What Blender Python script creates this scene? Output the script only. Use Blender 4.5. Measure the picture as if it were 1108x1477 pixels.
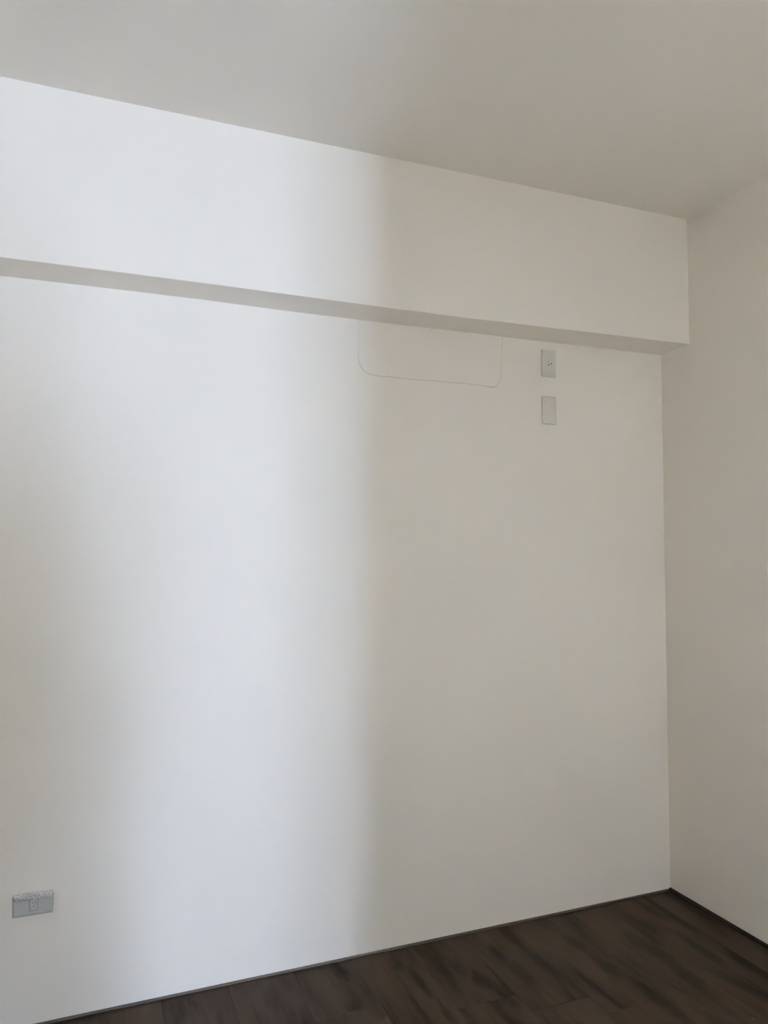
import bpy, bmesh, math, random
from mathutils import Vector, Matrix

for o in list(bpy.data.objects):
    bpy.data.objects.remove(o, do_unlink=True)
scene = bpy.context.scene
COL = scene.collection

# ------------------------------------------------------------------ camera
F_PX, IMG_W, IMG_H = 1070.47, 1108.0, 1477.0
CAM = Vector((-2.4466, -2.6960, 1.5259))
YAW, PITCH, ROLL = 0.3760, 0.0478, 0.0006
cam_data = bpy.data.cameras.new('camera')
cam_data.sensor_fit = 'VERTICAL'
cam_data.sensor_height = 36.0
cam_data.lens = 36.0 * F_PX / IMG_H
cam_data.clip_start = 0.01
cam = bpy.data.objects.new('camera', cam_data)
COL.objects.link(cam)
fw = Vector((math.sin(YAW) * math.cos(PITCH), math.cos(YAW) * math.cos(PITCH), math.sin(PITCH)))
rt = Vector((math.cos(YAW), -math.sin(YAW), 0))
up = rt.cross(fw)
r2 = rt * math.cos(ROLL) + up * math.sin(ROLL)
u2 = -rt * math.sin(ROLL) + up * math.cos(ROLL)
m = Matrix((r2, u2, -fw)).transposed().to_4x4()
m.translation = CAM
cam.matrix_world = m
scene.camera = cam

# ------------------------------------------------------------------ world: even overcast daylight
world = bpy.data.worlds.new('overcast_sky')
scene.world = world
world.use_nodes = True
bg = world.node_tree.nodes['Background']
bg.inputs['Color'].default_value = (0.71, 0.885, 1.25, 1)
bg.inputs['Strength'].default_value = 125.0

# ------------------------------------------------------------------ room measures (metres)
PASS_L = -2.98          # left side of the passage behind the camera
ROOM_L = -2.86          # left wall
HALL_Y = -6.40          # window wall behind the photographer
PART_X, PART_Y = -1.93, -2.95     # end of the partition that shades the right half
H = 2.9875              # ceiling
BEAM_D, BEAM_Z = 0.175, 2.418
FLOOR_Z = -0.008
WIN = (-2.60, -2.00, 0.52, 1.92)   # x0, x1, z0, z1 of the window opening facing the back wall
FILL_WIN = (-1.33, -0.33, 0.62, 1.92)  # x0, x1, z0, z1 of an unseen window added as soft fill light

# portals: guide sampling of the sky through the window openings, give no light themselves
def portal(loc, rot, w, h):
    pd = bpy.data.lights.new('window_portal', 'AREA')
    pd.shape = 'RECTANGLE'
    pd.size, pd.size_y = w, h
    pd.cycles.is_portal = True
    po = bpy.data.objects.new('window_portal', pd)
    COL.objects.link(po)
    po.location = loc
    po.rotation_euler = rot


portal(((WIN[0] + WIN[1]) / 2, HALL_Y - 0.10, (WIN[2] + WIN[3]) / 2), (math.radians(90), 0, 0), WIN[1] - WIN[0], WIN[3] - WIN[2])
portal(((FILL_WIN[0] + FILL_WIN[1]) / 2, PART_Y - 0.14, (FILL_WIN[2] + FILL_WIN[3]) / 2), (math.radians(90), 0, 0), FILL_WIN[1] - FILL_WIN[0], FILL_WIN[3] - FILL_WIN[2])

scene.view_settings.view_transform = 'Standard'
scene.view_settings.look = 'None'
scene.view_settings.gamma = 1.0
scene.view_settings.use_curve_mapping = False
scene.view_settings.exposure = 0.0
scene.cycles.max_bounces = 9
scene.cycles.diffuse_bounces = 8
scene.cycles.sample_clamp_indirect = 0.0
scene.cycles.use_denoising = True
scene.cycles.use_adaptive_sampling = True
scene.cycles.adaptive_threshold = 0.04


# ------------------------------------------------------------------ materials
def new_mat(name):
    mt = bpy.data.materials.new(name)
    mt.use_nodes = True
    nt = mt.node_tree
    return mt, nt, nt.nodes['Principled BSDF']


def N(nt, t, **kw):
    n = nt.nodes.new(t)
    for k, v in kw.items():
        setattr(n, k, v)
    return n


def paint(name, col, rough=0.75, bump=0.05, scale=260):
    """Matt emulsion with roller stipple and very slight unevenness."""
    mt, nt, b = new_mat(name)
    b.inputs['Base Color'].default_value = (*col, 1)
    b.inputs['Roughness'].default_value = rough
    b.inputs['Specular IOR Level'].default_value = 0.25
    geo = N(nt, 'ShaderNodeNewGeometry')
    n1 = N(nt, 'ShaderNodeTexNoise')
    n1.inputs['Scale'].default_value = scale
    n1.inputs['Detail'].default_value = 3
    nt.links.new(geo.outputs['Position'], n1.inputs['Vector'])
    n2 = N(nt, 'ShaderNodeTexNoise')
    n2.inputs['Scale'].default_value = 2.2
    n2.inputs['Detail'].default_value = 2
    nt.links.new(geo.outputs['Position'], n2.inputs['Vector'])
    mix = N(nt, 'ShaderNodeMix', data_type='RGBA')
    mix.inputs['A'].default_value = (*[c * 0.985 for c in col], 1)
    mix.inputs['B'].default_value = (*[min(1, c * 1.01) for c in col], 1)
    nt.links.new(n2.outputs['Fac'], mix.inputs['Factor'])
    nt.links.new(mix.outputs['Result'], b.inputs['Base Color'])
    bp = N(nt, 'ShaderNodeBump')
    bp.inputs['Strength'].default_value = bump
    bp.inputs['Distance'].default_value = 0.0006
    nt.links.new(n1.outputs['Fac'], bp.inputs['Height'])
    nt.links.new(bp.outputs['Normal'], b.inputs['Normal'])
    return mt


def plain(name, col, rough=0.5, spec=0.4):
    mt, nt, b = new_mat(name)
    n1 = N(nt, 'ShaderNodeTexNoise')
    n1.inputs['Scale'].default_value = 40
    mix = N(nt, 'ShaderNodeMix', data_type='RGBA')
    mix.inputs['A'].default_value = (*[c * 0.96 for c in col], 1)
    mix.inputs['B'].default_value = (*[min(1, c * 1.04) for c in col], 1)
    geo = N(nt, 'ShaderNodeNewGeometry')
    nt.links.new(geo.outputs['Position'], n1.inputs['Vector'])
    nt.links.new(n1.outputs['Fac'], mix.inputs['Factor'])
    nt.links.new(mix.outputs['Result'], b.inputs['Base Color'])
    b.inputs['Roughness'].default_value = rough
    b.inputs['Specular IOR Level'].default_value = spec
    return mt


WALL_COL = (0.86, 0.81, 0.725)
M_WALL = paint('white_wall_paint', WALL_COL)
M_PASS = paint('bounce_cut_passage_paint', (0.36, 0.315, 0.255))  # unseen passage walls darkened to cut light bouncing onto the left
M_CEIL = paint('white_ceiling_paint', tuple(c * 0.94 for c in WALL_COL), rough=0.85, bump=0.03)
M_PLATE = plain('grey_white_plastic', (0.70, 0.675, 0.595), 0.38)
M_INSERT = plain('module_plastic', (0.72, 0.69, 0.62), 0.3)
M_HOLE = plain('dark_slot', (0.012, 0.012, 0.010), 0.8)
M_SHUTTER = plain('grey_slot_shutter', (0.42, 0.41, 0.38), 0.4)
M_CRACK = plain('hairline_crack', (0.40, 0.37, 0.32), 0.9, 0.1)
M_TRIM_B = plain('taupe_edge_strip', (0.085, 0.069, 0.054), 0.36, 0.5)
M_TRIM_R = plain('dark_wood_edge_strip', (0.030, 0.019, 0.011), 0.45)
M_JOINT = plain('dark_floor_joint', (0.015, 0.011, 0.008), 0.8)
M_FRAME = plain('white_window_frame', (0.7, 0.7, 0.7), 0.4)


def fill_cloth():  # translucent sheet of the added fill window
    mt, nt, b = new_mat('fill_diffuser_cloth')
    out = nt.nodes['Material Output']
    wv = N(nt, 'ShaderNodeTexNoise')
    wv.inputs['Scale'].default_value = 300
    mix = N(nt, 'ShaderNodeMix', data_type='RGBA')
    mix.inputs['A'].default_value = (*[c * 0.97 for c in FILL_TINT], 1)
    mix.inputs['B'].default_value = (*FILL_TINT, 1)
    nt.links.new(wv.outputs['Fac'], mix.inputs['Factor'])
    tl = N(nt, 'ShaderNodeBsdfTranslucent')
    df = N(nt, 'ShaderNodeBsdfDiffuse')
    df.inputs['Color'].default_value = (0.6, 0.55, 0.45, 1)
    ms = N(nt, 'ShaderNodeMixShader')
    ms.inputs['Fac'].default_value = 0.5
    nt.links.new(mix.outputs['Result'], tl.inputs['Color'])
    nt.links.new(tl.outputs[0], ms.inputs[1])
    nt.links.new(df.outputs[0], ms.inputs[2])
    nt.links.new(ms.outputs[0], out.inputs['Surface'])
    return mt


FILL_TINT = (0.548, 0.515, 0.464)  # tint of the added sheet, sets strength and warmth of the fill
M_FILL = fill_cloth()


def wood():
    mt, nt, b = new_mat('dark_brown_wood')
    L = nt.links.new
    geo = N(nt, 'ShaderNodeNewGeometry')
    info = N(nt, 'ShaderNodeObjectInfo')
    comb = N(nt, 'ShaderNodeCombineXYZ')
    mul = N(nt, 'ShaderNodeMath', operation='MULTIPLY')
    mul.inputs[1].default_value = 37.0
    L(info.outputs['Random'], mul.inputs[0])
    L(mul.outputs[0], comb.inputs['Y'])
    L(mul.outputs[0], comb.inputs['Z'])
    add = N(nt, 'ShaderNodeVectorMath', operation='ADD')
    L(geo.outputs['Position'], add.inputs[0])
    L(comb.outputs[0], add.inputs[1])

    def noise(sx, sy, scale, detail, rough=0.55, dist=0.0):
        mp = N(nt, 'ShaderNodeVectorMath', operation='MULTIPLY')
        mp.inputs[1].default_value = (sx, sy, 1)
        L(add.outputs[0], mp.inputs[0])
        n = N(nt, 'ShaderNodeTexNoise')
        n.inputs['Scale'].default_value = scale
        n.inputs['Detail'].default_value = detail
        n.inputs['Roughness'].default_value = rough
        n.inputs['Distortion'].default_value = dist
        L(mp.outputs[0], n.inputs['Vector'])
        return n

    broad = noise(7, 1.5, 1.4, 3, 0.5, 0.5)     # wide cloudy bands along the board
    streak = noise(38, 2.2, 1.6, 4, 0.6, 0.3)    # grain streaks
    fine = noise(220, 9, 1.5, 2, 0.6)
    ramp = N(nt, 'ShaderNodeValToRGB')
    e = ramp.color_ramp.elements
    e[0].position, e[0].color = 0.36, (0.020, 0.0110, 0.0048, 1)
    e[1].position, e[1].color = 0.62, (0.082, 0.056, 0.037, 1)
    mid = ramp.color_ramp.elements.new(0.47)
    mid.color = (0.057, 0.0375, 0.0235, 1)
    m1 = N(nt, 'ShaderNodeMath', operation='MULTIPLY')
    m1.inputs[1].default_value = 0.74
    L(broad.outputs['Fac'], m1.inputs[0])
    m2 = N(nt, 'ShaderNodeMath', operation='MULTIPLY_ADD')
    m2.inputs[1].default_value = 0.20
    L(streak.outputs['Fac'], m2.inputs[0])
    L(m1.outputs[0], m2.inputs[2])
    m3 = N(nt, 'ShaderNodeMath', operation='MULTIPLY_ADD')
    m3.inputs[1].default_value = 0.06
    L(fine.outputs['Fac'], m3.inputs[0])
    L(m2.outputs[0], m3.inputs[2])
    L(m3.outputs[0], ramp.inputs['Fac'])
    # dark knots and heart-wood smudges, at the places the boards have them
    wob = noise(14, 5, 1.5, 3, 0.6)
    wv = N(nt, 'ShaderNodeVectorMath', operation='MULTIPLY_ADD')
    wv.inputs[1].default_value = (0.06, 0.16, 0)
    sub = N(nt, 'ShaderNodeVectorMath', operation='SUBTRACT')
    sub.inputs[1].default_value = (0.5, 0.5, 0.5)
    L(wob.outputs['Color'], sub.inputs[0])
    L(sub.outputs[0], wv.inputs[0])
    L(geo.outputs['Position'], wv.inputs[2])
    total = None
    for (x, y, rx, ry, s) in KNOTS:
        d = N(nt, 'ShaderNodeVectorMath', operation='SUBTRACT')
        d.inputs[1].default_value = (x, y, 0)
        L(wv.outputs[0], d.inputs[0])
        sc = N(nt, 'ShaderNodeVectorMath', operation='MULTIPLY')
        sc.inputs[1].default_value = (1 / rx, 1 / ry, 0)
        L(d.outputs[0], sc.inputs[0])
        ln = N(nt, 'ShaderNodeVectorMath', operation='LENGTH')
        L(sc.outputs[0], ln.inputs[0])
        mr = N(nt, 'ShaderNodeMapRange', interpolation_type='SMOOTHSTEP')
        mr.inputs['From Min'].default_value = 0.25
        mr.inputs['From Max'].default_value = 1.25
        mr.inputs['To Min'].default_value = s
        mr.inputs['To Max'].default_value = 0.0
        L(ln.outputs['Value'], mr.inputs['Value'])
        if total is None:
            total = mr.outputs['Result']
        else:
            mx = N(nt, 'ShaderNodeMath', operation='MAXIMUM')
            L(total, mx.inputs[0])
            L(mr.outputs['Result'], mx.inputs[1])
            total = mx.outputs[0]
    mix = N(nt, 'ShaderNodeMix', data_type='RGBA')
    mix.inputs['B'].default_value = (0.012, 0.0062, 0.0022, 1)
    L(total, mix.inputs['Factor'])
    L(ramp.outputs['Color'], mix.inputs['A'])
    # each board a little lighter or darker
    mr = N(nt, 'ShaderNodeMapRange')
    mr.inputs['To Min'].default_value = 0.95
    mr.inputs['To Max'].default_value = 1.07
    L(info.outputs['Random'], mr.inputs['Value'])
    tint = N(nt, 'ShaderNodeVectorMath', operation='SCALE')
    L(mix.outputs['Result'], tint.inputs[0])
    L(mr.outputs['Result'], tint.inputs['Scale'])
    L(tint.outputs[0], b.inputs['Base Color'])
    b.inputs['Roughness'].default_value = 0.42
    b.inputs['Specular IOR Level'].default_value = 0.13
    bp = N(nt, 'ShaderNodeBump')
    bp.inputs['Strength'].default_value = 0.12
    bp.inputs['Distance'].default_value = 0.0005
    L(streak.outputs['Fac'], bp.inputs['Height'])
    L(bp.outputs['Normal'], b.inputs['Normal'])
    return mt


#         x      y      rx    ry    strength
KNOTS = [(-1.575, -0.055, 0.030, 0.075, 0.9), (-1.585, -0.22, 0.025, 0.10, 0.35),
         (-1.335, -0.235, 0.026, 0.11, 0.85), (-1.40, -0.36, 0.015, 0.14, 0.55),
         (-1.325, -0.42, 0.020, 0.10, 0.6), (-1.37, -0.08, 0.025, 0.06, 0.5),
         (-0.985, -0.175, 0.024, 0.085, 0.85), (-0.975, -0.32, 0.030, 0.12, 0.55),
         (-1.13, -0.305, 0.035, 0.07, 0.75), (-1.10, -0.40, 0.022, 0.12, 0.75),
         (-1.16, -0.20, 0.03, 0.06, 0.45), (-0.70, -0.05, 0.05, 0.06, 0.6),
         (-0.67, -0.20, 0.03, 0.10, 0.7), (-0.66, -0.36, 0.035, 0.12, 0.6),
         (-0.62, -0.62, 0.04, 0.14, 0.6), (-0.21, -0.11, 0.022, 0.14, 0.75),
         (-0.25, -0.40, 0.028, 0.16, 0.75), (-0.44, -0.32, 0.04, 0.12, 0.5),
         (-0.43, -0.56, 0.035, 0.14, 0.6), (-1.84, -0.14, 0.035, 0.08, 0.35),
         (-1.78, -0.05, 0.03, 0.07, 0.3)]
M_WOOD = wood()


# ------------------------------------------------------------------ mesh helpers
def add_box(bm, x0, x1, y0, y1, z0, z1):
    vs = [bm.verts.new((x, y, z)) for z in (z0, z1) for y in (y0, y1) for x in (x0, x1)]
    for q in ((0, 2, 3, 1), (4, 5, 7, 6), (0, 1, 5, 4), (1, 3, 7, 5), (3, 2, 6, 7), (2, 0, 4, 6)):
        bm.faces.new([vs[i] for i in q])


def link(name, bm, mat, parent=None, kind=None, smooth=False):
    me = bpy.data.meshes.new(name)
    bmesh.ops.recalc_face_normals(bm, faces=bm.faces)
    if smooth:
        for f in bm.faces:
            f.smooth = True
    bm.to_mesh(me)
    bm.free()
    me.materials.append(mat)
    o = bpy.data.objects.new(name, me)
    COL.objects.link(o)
    if parent:
        o.parent = parent
    if kind:
        o['kind'] = kind
    return o


def struct(name, boxes, mat):
    bm = bmesh.new()
    for b in boxes:
        add_box(bm, *b)
    return link(name, bm, mat, kind='structure')


def rounded_outline(w, h, r, seg=5):
    pts = []
    for cx, cz, a0 in ((w / 2 - r, h / 2 - r, 0), (-w / 2 + r, h / 2 - r, 90),
                       (-w / 2 + r, -h / 2 + r, 180), (w / 2 - r, -h / 2 + r, 270)):
        for k in range(seg + 1):
            a = math.radians(a0 + 90 * k / seg)
            pts.append((cx + r * math.cos(a), cz + r * math.sin(a)))
    return pts


def add_slab(bm, w, h, r, rings, cx=0.0, cz=0.0, seg=5):
    """Rounded slab lying against the wall (normal -y). rings: (inset, distance from wall), outer first; capped at the front."""
    prev = None
    for ins, d in rings:
        rr = max(r - ins, 0.0003)
        ring = [bm.verts.new((cx + x, -d, cz + z)) for x, z in rounded_outline(w - 2 * ins, h - 2 * ins, rr, seg)]
        if prev:
            n = len(ring)
            for i in range(n):
                bm.faces.new((prev[i], prev[(i + 1) % n], ring[(i + 1) % n], ring[i]))
        prev = ring
    bm.faces.new(prev)


# ------------------------------------------------------------------ the room shell
T = 0.12
wall_back = struct('wall_back', [(PASS_L - T, T, 0, T, FLOOR_Z - 0.1, H + T)], M_WALL)
struct('wall_right', [(0, T, PART_Y - T, 0, FLOOR_Z - 0.1, H + T)], M_WALL)
struct('wall_left', [(PASS_L - T, ROOM_L, PART_Y, 0, FLOOR_Z - 0.1, H + T)], M_WALL)
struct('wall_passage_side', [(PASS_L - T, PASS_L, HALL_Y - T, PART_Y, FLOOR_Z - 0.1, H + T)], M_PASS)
x0, x1, z0, z1 = FILL_WIN  # unseen opening added to fill the right half with light
yb = PART_Y - T
struct('wall_front', [(PART_X, x0, yb, PART_Y, FLOOR_Z - 0.1, H + T), (x1, 0, yb, PART_Y, FLOOR_Z - 0.1, H + T),
                      (x0, x1, yb, PART_Y, FLOOR_Z - 0.1, z0), (x0, x1, yb, PART_Y, z1, H + T)], M_WALL)
w2 = struct('fill_window', [(x0, x0 + 0.04, yb + 0.03, yb + 0.07, z0, z1), (x1 - 0.04, x1, yb + 0.03, yb + 0.07, z0, z1),
                         (x0 + 0.04, x1 - 0.04, yb + 0.03, yb + 0.07, z0, z0 + 0.04), (x0 + 0.04, x1 - 0.04, yb + 0.03, yb + 0.07, z1 - 0.04, z1)], M_FRAME)
bm = bmesh.new()
add_box(bm, x0 + 0.002, x1 - 0.002, yb + 0.09, yb + 0.0905, z0 + 0.002, z1 - 0.002)
link('fill_diffuser', bm, M_FILL, w2)  # added sheet that softens and warms the fill light
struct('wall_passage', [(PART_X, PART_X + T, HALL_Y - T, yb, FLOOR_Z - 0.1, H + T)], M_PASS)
x0, x1, z0, z1 = WIN
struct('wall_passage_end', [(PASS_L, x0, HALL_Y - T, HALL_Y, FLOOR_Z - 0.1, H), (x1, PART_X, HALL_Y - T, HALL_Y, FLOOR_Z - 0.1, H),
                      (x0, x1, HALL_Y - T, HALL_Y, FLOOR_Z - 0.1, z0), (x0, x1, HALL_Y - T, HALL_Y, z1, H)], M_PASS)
w1 = struct('window_1', [(x0, x0 + 0.03, HALL_Y - 0.09, HALL_Y - 0.04, z0, z1), (x1 - 0.03, x1, HALL_Y - 0.09, HALL_Y - 0.04, z0, z1),
                         (x0 + 0.03, x1 - 0.03, HALL_Y - 0.09, HALL_Y - 0.04, z0, z0 + 0.03),
                         (x0 + 0.03, x1 - 0.03, HALL_Y - 0.09, HALL_Y - 0.04, z1 - 0.03, z1)], M_FRAME)
for k in range(9):          # unseen bars added to halve the light from the window's right-hand part
    bm = bmesh.new()
    xs = x0 + 0.22 + 0.04 * k
    add_box(bm, xs, xs + 0.02, HALL_Y - 0.035, HALL_Y - 0.015, z0, z1)
    link('light_baffle', bm, M_FRAME, w1)
struct('ceiling', [(ROOM_L, 0, PART_Y, 0, H, H + T), (PASS_L, PART_X, HALL_Y, PART_Y, H, H + T)], M_CEIL)

# beam along the top of the back wall; its lower arrises run a few millimetres out of true
stations = [  # x, front-edge correction, back-edge correction
    (ROOM_L, 0.0, 0.0), (-2.73, 0.0, -0.0004), (-2.35, 0.0006, 0.0014), (-2.08, 0.0006, 0.001), (-1.90, -0.0006, -0.002),
    (-1.44, -0.0032, -0.0045), (-1.22, -0.0034, -0.0033), (-0.75, 0.0, -0.0018), (-0.47, 0.0036, -0.001), (0.0, 0.0075, 0.0)]
bm = bmesh.new()
prev = None
C = 0.0015
for x, a, b in stations:
    ring = [bm.verts.new(p) for p in ((x, 0, H), (x, -BEAM_D, H), (x, -BEAM_D, BEAM_Z + a + C),
                                      (x, -BEAM_D + C, BEAM_Z + a), (x, 0, BEAM_Z + b))]
    if prev:
        for i in range(5):
            bm.faces.new((prev[i], prev[(i + 1) % 5], ring[(i + 1) % 5], ring[i]))
    else:
        bm.faces.new(ring)
    prev = ring
bm.faces.new(prev)
link('ceiling_beam', bm, M_WALL, kind='structure')

# floor: dark sub-floor showing in the joints, boards as children running away from the back wall
floor = struct('floor', [(ROOM_L, 0, PART_Y, 0, FLOOR_Z - 0.1, FLOOR_Z - 0.002), (PASS_L, PART_X, HALL_Y, PART_Y, FLOOR_Z - 0.1, FLOOR_Z - 0.002)], M_JOINT)
PW, PL, GAP = 0.228, 1.22, 0.0003


def plank_mesh(w, l):
    bm = bmesh.new()
    c = 0.0004
    lo = [bm.verts.new((x, y, -0.002)) for x, y in ((0, 0), (w, 0), (w, l), (0, l))]
    mi = [bm.verts.new((x, y, -c)) for x, y in ((0, 0), (w, 0), (w, l), (0, l))]
    to = [bm.verts.new((x, y, 0)) for x, y in ((c, c), (w - c, c), (w - c, l - c), (c, l - c))]
    for A, B in ((lo, mi), (mi, to)):
        for i in range(4):
            bm.faces.new((A[i], A[(i + 1) % 4], B[(i + 1) % 4], B[i]))
    bm.faces.new(to)
    bmesh.ops.recalc_face_normals(bm, faces=bm.faces)
    me = bpy.data.meshes.new('plank')
    bm.to_mesh(me)
    bm.free()
    me.materials.append(M_WOOD)
    return me


meshes = {}
# first cut after the back wall for each row, right to left
first = [0.80, 0.36, 1.05, 0.62, 0.52, 0.42, 0.95, 0.30, 0.75, 1.10, 0.5, 0.85, 0.2, 0.66, 1.0, 0.4, 0.7]
edges = [0.0] + [-0.145 - PW * k for k in range(0, 13)] + [ROOM_L]
for row in range(len(edges) - 1):
    xr, xl = edges[row], max(edges[row + 1], ROOM_L)
    if xr - xl < 0.01:
        continue
    y = 0.0
    END = HALL_Y if xr <= PART_X + 0.03 else PART_Y
    length = first[row % len(first)]
    while y > END + 0.01:
        ln = min(length, y - END)
        key = (round(xr - xl, 4), round(ln, 4))
        if key not in meshes:
            meshes[key] = plank_mesh(xr - xl - GAP, ln - GAP)
        p = bpy.data.objects.new('plank', meshes[key])
        COL.objects.link(p)
        p.parent = floor
        p.location = (xl + GAP / 2, y - ln + GAP / 2, FLOOR_Z)
        y -= ln
        length = PL


# thin edge strips where boards meet the walls
def strip(name, mat, along, a0, a1, hgt, dep):
    bm = bmesh.new()
    prof = [(0, 0), (dep, 0), (dep, hgt * 0.45), (dep * 0.7, hgt * 0.85), (dep * 0.3, hgt), (0, hgt)]
    prev = None
    for a in (a0, a1):
        if along == 'x':
            ring = [bm.verts.new((a, -d, FLOOR_Z + z)) for d, z in prof]
        else:
            ring = [bm.verts.new((-d, a, FLOOR_Z + z)) for d, z in prof]
        if prev:
            n = len(ring)
            for i in range(n):
                bm.faces.new((prev[i], prev[(i + 1) % n], ring[(i + 1) % n], ring[i]))
        bm.faces.new(ring)
        prev = ring
    return link(name, bm, mat, kind='structure')


strip('baseboard_back', M_TRIM_B, 'x', ROOM_L, -0.014, 0.008, 0.006)
strip('baseboard_right', M_TRIM_R, 'y', PART_Y, -0.002, 0.013, 0.013)

# ------------------------------------------------------------------ filled-in opening in the back wall
PATCH = [(-1.493, 2.420), (-1.488, 2.360), (-1.491, 2.300), (-1.4905, 2.265), (-1.486, 2.243), (-1.474, 2.222), (-1.455, 2.208),
         (-1.430, 2.2015), (-1.395, 2.2000), (-1.330, 2.2000), (-1.262, 2.1985), (-1.180, 2.2005), (-1.100, 2.2000), (-1.030, 2.2015),
         (-0.975, 2.1995), (-0.930, 2.1985), (-0.905, 2.1965), (-0.888, 2.1975), (-0.872, 2.206), (-0.860, 2.224),
         (-0.855, 2.248), (-0.852, 2.285), (-0.848, 2.340), (-0.846, 2.420)]
WIDTH = [0.15, 0.2, 0.25, 0.9, 1.5, 1.6, 1.5, 1.5, 1.3, 1.3, 1.2, 1.3, 1.4, 1.3, 1.2, 1.3, 2.4, 2.0, 1.0, 0.8, 0.7, 0.6, 0.45, 0.2]


def smooth_path(pts, wid, n=5):
    out = []
    for i in range(len(pts) - 1):
        p = [Vector(pts[max(0, min(len(pts) - 1, i + k))]) for k in (-1, 0, 1, 2)]
        for s in range(n):
            t = s / n
            q = 0.5 * ((2 * p[1]) + (p[2] - p[0]) * t + (2 * p[0] - 5 * p[1] + 4 * p[2] - p[3]) * t * t
                       + (3 * p[1] - p[0] - 3 * p[2] + p[3]) * t ** 3)
            out.append((q, wid[i] * (1 - t) + wid[i + 1] * t))
    out.append((Vector(pts[-1]), wid[-1]))
    return out


path = smooth_path(PATCH, WIDTH)
bm = bmesh.new()
front = [bm.verts.new((q.x, -0.0003, q.y)) for q, _ in path]
back = [bm.verts.new((q.x, 0.0, q.y)) for q, _ in path]
bm.faces.new(front)
for i in range(len(front)):
    j = (i + 1) % len(front)
    bm.faces.new((front[i], front[j], back[j], back[i]))
patch = link('wall_patch', bm, M_WALL, wall_back)
patch['label'] = 'filled and painted rounded opening outlined by a hairline crack under the beam'
bm = bmesh.new()
random.seed(4)
prev = None
for i, (q, w) in enumerate(path):
    a, b = path[max(0, i - 1)][0], path[min(len(path) - 1, i + 1)][0]
    t = (b - a).normalized()
    n = Vector((-t.y, t.x))
    hw = 0.0005 * w * (0.85 + 0.3 * random.random())
    ring = [bm.verts.new((c.x, -d, c.y)) for c, d in ((q + n * hw, 0.0004), (q + n * hw * 0.5, 0.0011), (q - n * hw * 0.5, 0.0011), (q - n * hw, 0.0004))]
    if prev:
        for k in range(3):
            bm.faces.new((prev[k], prev[k + 1], ring[k + 1], ring[k]))
    prev = ring
crack = link('crack_line', bm, M_CRACK, patch)


# ------------------------------------------------------------------ wall plates
def thing(name, label, cat, loc, group=None):
    o = bpy.data.objects.new(name, None)
    o.empty_display_size = 0.05
    COL.objects.link(o)
    o.location = loc
    o['label'] = label
    o['category'] = cat
    if group:
        o['group'] = group
    return o


def plate(parent, w, h):
    bm = bmesh.new()
    add_slab(bm, w - 0.006, h - 0.006, 0.003, [(0, 0.0), (0, 0.0025)])        # recessed backing, leaves a shadow line
    add_slab(bm, w, h, 0.005, [(0.001, 0.0025), (0, 0.003), (0, 0.0065), (0.0008, 0.0078), (0.0025, 0.0086), (0.006, 0.009)])
    return link('plate', bm, M_PLATE, parent, smooth=False)


def hole(parent, cx, cz, w, h, d, mat=None):
    bm = bmesh.new()
    add_slab(bm, w, h, min(w, h) * 0.45, [(0, d - 0.0008), (0, d + 0.00015)], cx, cz)
    return link('slot', bm, mat or M_HOLE, parent)


# upper socket, right under the beam
t = thing('wall_socket', 'upright white socket plate with three small holes just under the beam', 'wall socket', (-0.6189, 0, 2.3202))
plate(t, 0.070, 0.120)
bm = bmesh.new()
add_slab(bm, 0.037, 0.0225, 0.002, [(0, 0.0085), (0, 0.0097), (0.0006, 0.0102)])
ins = link('receptacle', bm, M_INSERT, t)
hole(ins, -0.0035, 0.0066, 0.0056, 0.0026, 0.0102)
hole(ins, -0.0030, -0.0062, 0.0064, 0.0040, 0.0102)
hole(ins, 0.0090, -0.0002, 0.0056, 0.0056, 0.0102)

# blank plate under it
t = thing('blank_plate', 'upright blank white cover plate without holes, below the three-hole socket', 'wall plate', (-0.6198, 0, 2.1180))
plate(t, 0.070, 0.120)
bm = bmesh.new()
add_slab(bm, 0.050, 0.098, 0.003, [(0, 0.0085), (0, 0.0093), (0.0006, 0.0097)])
link('cover', bm, M_PLATE, t)

# low socket at the left, still in its protective film
t = thing('wall_socket', 'horizontal white socket plate under wrinkled clear film low on the wall near the floor', 'wall socket', (-2.5982, 0, 0.3796))
plate(t, 0.120, 0.070)
bm = bmesh.new()
add_slab(bm, 0.0225, 0.037, 0.002, [(0, 0.0085), (0, 0.0100), (0.0006, 0.0106)], 0.002, 0)
ins = link('receptacle', bm, M_INSERT, t)
bm = bmesh.new()
add_slab(bm, 0.0265, 0.041, 0.002, [(0, 0.0085), (0, 0.0093)], 0.002, 0)
link('surround', bm, M_SHUTTER, ins)
for cx, cz, w, h in ((-0.0020, 0.0045, 0.0020, 0.0066), (0.0060, 0.0045, 0.0020, 0.0066), (0.0020, -0.0070, 0.0040, 0.0040)):
    hole(ins, cx, cz, w, h, 0.0106, M_SHUTTER)
mt, nt, b = new_mat('clear_film')
out = nt.nodes['Material Output']
tr = N(nt, 'ShaderNodeBsdfTransparent')
tr.inputs['Color'].default_value = (1, 1, 1, 1)
gl = N(nt, 'ShaderNodeBsdfGlossy')
gl.inputs['Roughness'].default_value = 0.2
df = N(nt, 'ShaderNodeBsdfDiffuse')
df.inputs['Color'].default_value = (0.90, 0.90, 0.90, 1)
fr = N(nt, 'ShaderNodeFresnel')
fr.inputs['IOR'].default_value = 1.5
mx = N(nt, 'ShaderNodeMixShader')
mx2 = N(nt, 'ShaderNodeMixShader')
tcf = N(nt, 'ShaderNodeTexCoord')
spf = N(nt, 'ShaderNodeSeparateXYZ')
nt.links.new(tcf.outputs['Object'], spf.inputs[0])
nsf = N(nt, 'ShaderNodeTexNoise')              # glints painted as diffuse white where the film bunches along its top edge
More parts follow.
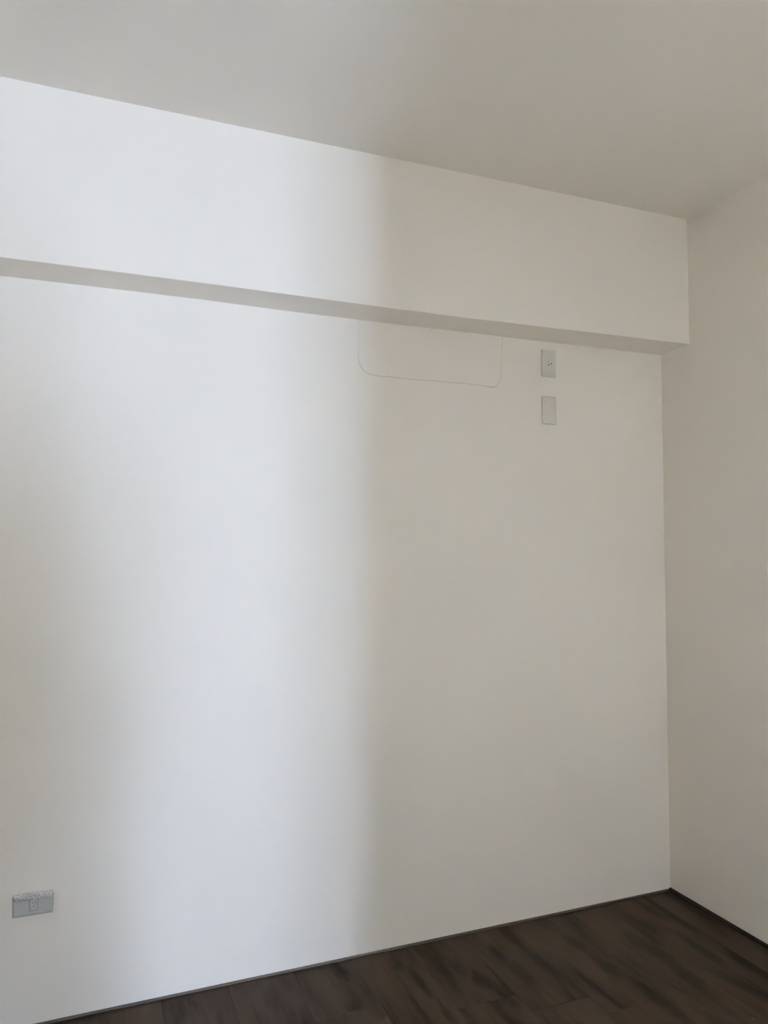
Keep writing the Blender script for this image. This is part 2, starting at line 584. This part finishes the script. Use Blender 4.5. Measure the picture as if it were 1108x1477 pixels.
nsf.inputs['Scale'].default_value = 210
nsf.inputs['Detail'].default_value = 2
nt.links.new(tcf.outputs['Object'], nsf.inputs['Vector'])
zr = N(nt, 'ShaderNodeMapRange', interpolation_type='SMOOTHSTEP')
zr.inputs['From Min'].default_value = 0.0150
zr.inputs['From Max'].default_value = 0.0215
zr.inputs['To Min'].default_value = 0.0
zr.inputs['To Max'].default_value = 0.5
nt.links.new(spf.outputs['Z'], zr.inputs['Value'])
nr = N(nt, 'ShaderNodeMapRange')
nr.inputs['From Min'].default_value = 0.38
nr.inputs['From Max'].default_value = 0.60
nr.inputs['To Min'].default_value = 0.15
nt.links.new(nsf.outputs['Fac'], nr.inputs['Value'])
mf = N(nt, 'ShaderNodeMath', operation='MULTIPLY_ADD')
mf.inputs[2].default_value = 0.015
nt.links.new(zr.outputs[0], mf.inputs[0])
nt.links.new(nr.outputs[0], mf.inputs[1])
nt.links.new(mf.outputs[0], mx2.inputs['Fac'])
nt.links.new(tr.outputs[0], mx2.inputs[1])
nt.links.new(df.outputs[0], mx2.inputs[2])
nt.links.new(fr.outputs[0], mx.inputs['Fac'])
nt.links.new(mx2.outputs[0], mx.inputs[1])
nt.links.new(gl.outputs[0], mx.inputs[2])
nt.links.new(mx.outputs[0], out.inputs['Surface'])
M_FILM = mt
bm = bmesh.new()
random.seed(11)
NX, NZ = 60, 34
grid = []
for j in range(NZ + 1):
    rowv = []
    for i in range(NX + 1):
        u, v = i / NX, j / NZ
        x, z = (u - 0.5) * 0.1196, (v - 0.5) * 0.0696
        d = 0.0112
        # creases gathered along the top edge and round the middle module
        top = max(0.0, min(1.0, (v - 0.72) / 0.06))
        d += top * (0.0022 - 0.0085 * max(0.0, v - 0.78) * (0.9 + 0.5 * math.sin(29 * u + 4.0 * math.sin(9 * u))))
        d += top * (0.0006 * math.sin(57 * u + 21 * v) + 0.0007 * random.random())
        mid = math.exp(-((x - 0.002) / 0.013) ** 2 - (z / 0.021) ** 2)
        d += mid * (0.0012 + 0.0006 * math.sin(900 * z + 300 * x) + 0.0004 * random.random())
        edge = min(u, 1 - u, v, 1 - v)
        d -= 0.0042 * max(0.0, 1 - edge / 0.03) + 0.0006 * top * max(0.0, 1 - edge / 0.03)
        rowv.append(bm.verts.new((x, -d, z)))
    grid.append(rowv)
for j in range(NZ):
    for i in range(NX):
        bm.faces.new((grid[j][i], grid[j][i + 1], grid[j + 1][i + 1], grid[j + 1][i]))
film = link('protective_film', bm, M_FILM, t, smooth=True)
film['label'] = 'clear wrinkled protective film'


# ------------------------------------------------------------------ the person who takes the picture, standing behind the camera
def person_material():
    mt, nt, b = new_mat('person_clothes_and_skin')
    tc = N(nt, 'ShaderNodeTexCoord')
    sp = N(nt, 'ShaderNodeSeparateXYZ')
    nt.links.new(tc.outputs['Object'], sp.inputs[0])
    ramp = N(nt, 'ShaderNodeValToRGB')
    ramp.color_ramp.interpolation = 'CONSTANT'
    el = ramp.color_ramp.elements
    el[0].position, el[0].color = 0.0, (0.03, 0.03, 0.03, 1)
    el[1].position, el[1].color = 0.04, (0.03, 0.04, 0.06, 1)
    for pos, c in ((0.50, (0.20, 0.20, 0.21, 1)), (0.80, (0.45, 0.30, 0.22, 1))):
        e = ramp.color_ramp.elements.new(pos)
        e.color = c
    dv = N(nt, 'ShaderNodeMath', operation='DIVIDE')
    dv.inputs[1].default_value = 1.8
    nt.links.new(sp.outputs['Z'], dv.inputs[0])
    nt.links.new(dv.outputs[0], ramp.inputs['Fac'])
    nt.links.new(ramp.outputs['Color'], b.inputs['Base Color'])
    b.inputs['Roughness'].default_value = 0.8
    return mt


def skin_mesh(name, verts, edges, mat, parent, root=0, levels=2):
    me = bpy.data.meshes.new(name)
    me.from_pydata([v[:3] for v in verts], edges, [])
    o = bpy.data.objects.new(name, me)
    COL.objects.link(o)
    o.parent = parent
    sk = o.modifiers.new('skin', 'SKIN')
    if not me.skin_vertices:
        bpy.context.view_layer.objects.active = o
        bpy.ops.mesh.customdata_skin_add()
    for i, v in enumerate(verts):
        d = me.skin_vertices[0].data[i]
        d.radius = (v[3], v[4] if len(v) > 4 else v[3])
        d.use_root = (i == root)
    sk.use_smooth_shade = True
    sb = o.modifiers.new('subdivision', 'SUBSURF')
    sb.levels = sb.render_levels = levels
    me.materials.append(mat)
    return o


t = thing('person', 'person in dark trousers and grey shirt standing with both hands raised behind the viewpoint', 'person', (-2.585, -3.17, FLOOR_Z))
V = [(0, 0, 0.93, 0.19, 0.13), (0, 0, 1.10, 0.18, 0.12), (0, 0, 1.28, 0.20, 0.13), (0, 0, 1.40, 0.10, 0.08), (0, 0.01, 1.47, 0.055),
     (0, 0.02, 1.53, 0.075), (0, 0.02, 1.60, 0.085, 0.095), (0, 0.02, 1.67, 0.06)]
E_ = [(0, 1), (1, 2), (2, 3), (3, 4), (4, 5), (5, 6), (6, 7)]
for s in (-1, 1):
    k = len(V)
    V += [(s * 0.19, 0, 1.39, 0.066), (s * 0.265, 0.10, 1.14, 0.052), (s * 0.16, 0.20, 1.26, 0.040), (s * 0.085, 0.26, 1.38, 0.028),
          (s * 0.075, 0.275, 1.43, 0.036, 0.018)]
    E_ += [(3, k), (k, k + 1), (k + 1, k + 2), (k + 2, k + 3), (k + 3, k + 4)]
    for f in range(4):
        j = len(V)
        V += [(s * (0.06 + 0.016 * f), 0.285, 1.475 - 0.006 * f, 0.009), (s * (0.05 + 0.014 * f), 0.30, 1.505 - 0.008 * f, 0.008),
              (s * (0.04 + 0.012 * f), 0.308, 1.525 - 0.010 * f, 0.007)]
        E_ += [(k + 4, j), (j, j + 1), (j + 1, j + 2)]
    j = len(V)
    V += [(s * 0.035, 0.285, 1.425, 0.011), (s * 0.015, 0.30, 1.44, 0.009)]
    E_ += [(k + 3, j), (j, j + 1)]
    k = len(V)
    V += [(s * 0.11, 0, 0.86, 0.13), (s * 0.125, 0.02, 0.52, 0.098), (s * 0.12, -0.01, 0.30, 0.070), (s * 0.11, 0, 0.10, 0.042),
          (s * 0.11, -0.02, 0.042, 0.040), (s * 0.12, 0.10, 0.036, 0.035), (s * 0.125, 0.17, 0.030, 0.026)]
    E_ += [(0, k), (k, k + 1), (k + 1, k + 2), (k + 2, k + 3), (k + 3, k + 4), (k + 4, k + 5), (k + 5, k + 6)]
skin_mesh('body', V, E_, person_material(), t)
bm = bmesh.new()
bmesh.ops.create_uvsphere(bm, u_segments=20, v_segments=12, radius=0.105)
for v in bm.verts:
    v.co.z = v.co.z * 1.05 + 1.625
    v.co.y = v.co.y * 1.05 + 0.0 - (0.02 if v.co.z < 1.62 else 0)
bmesh.ops.delete(bm, geom=[v for v in bm.verts if v.co.z < 1.54 or (v.co.y > 0.07 and v.co.z < 1.66)], context='VERTS')
link('hair', bm, plain('dark_hair', (0.02, 0.015, 0.012), 0.6), t, smooth=True)
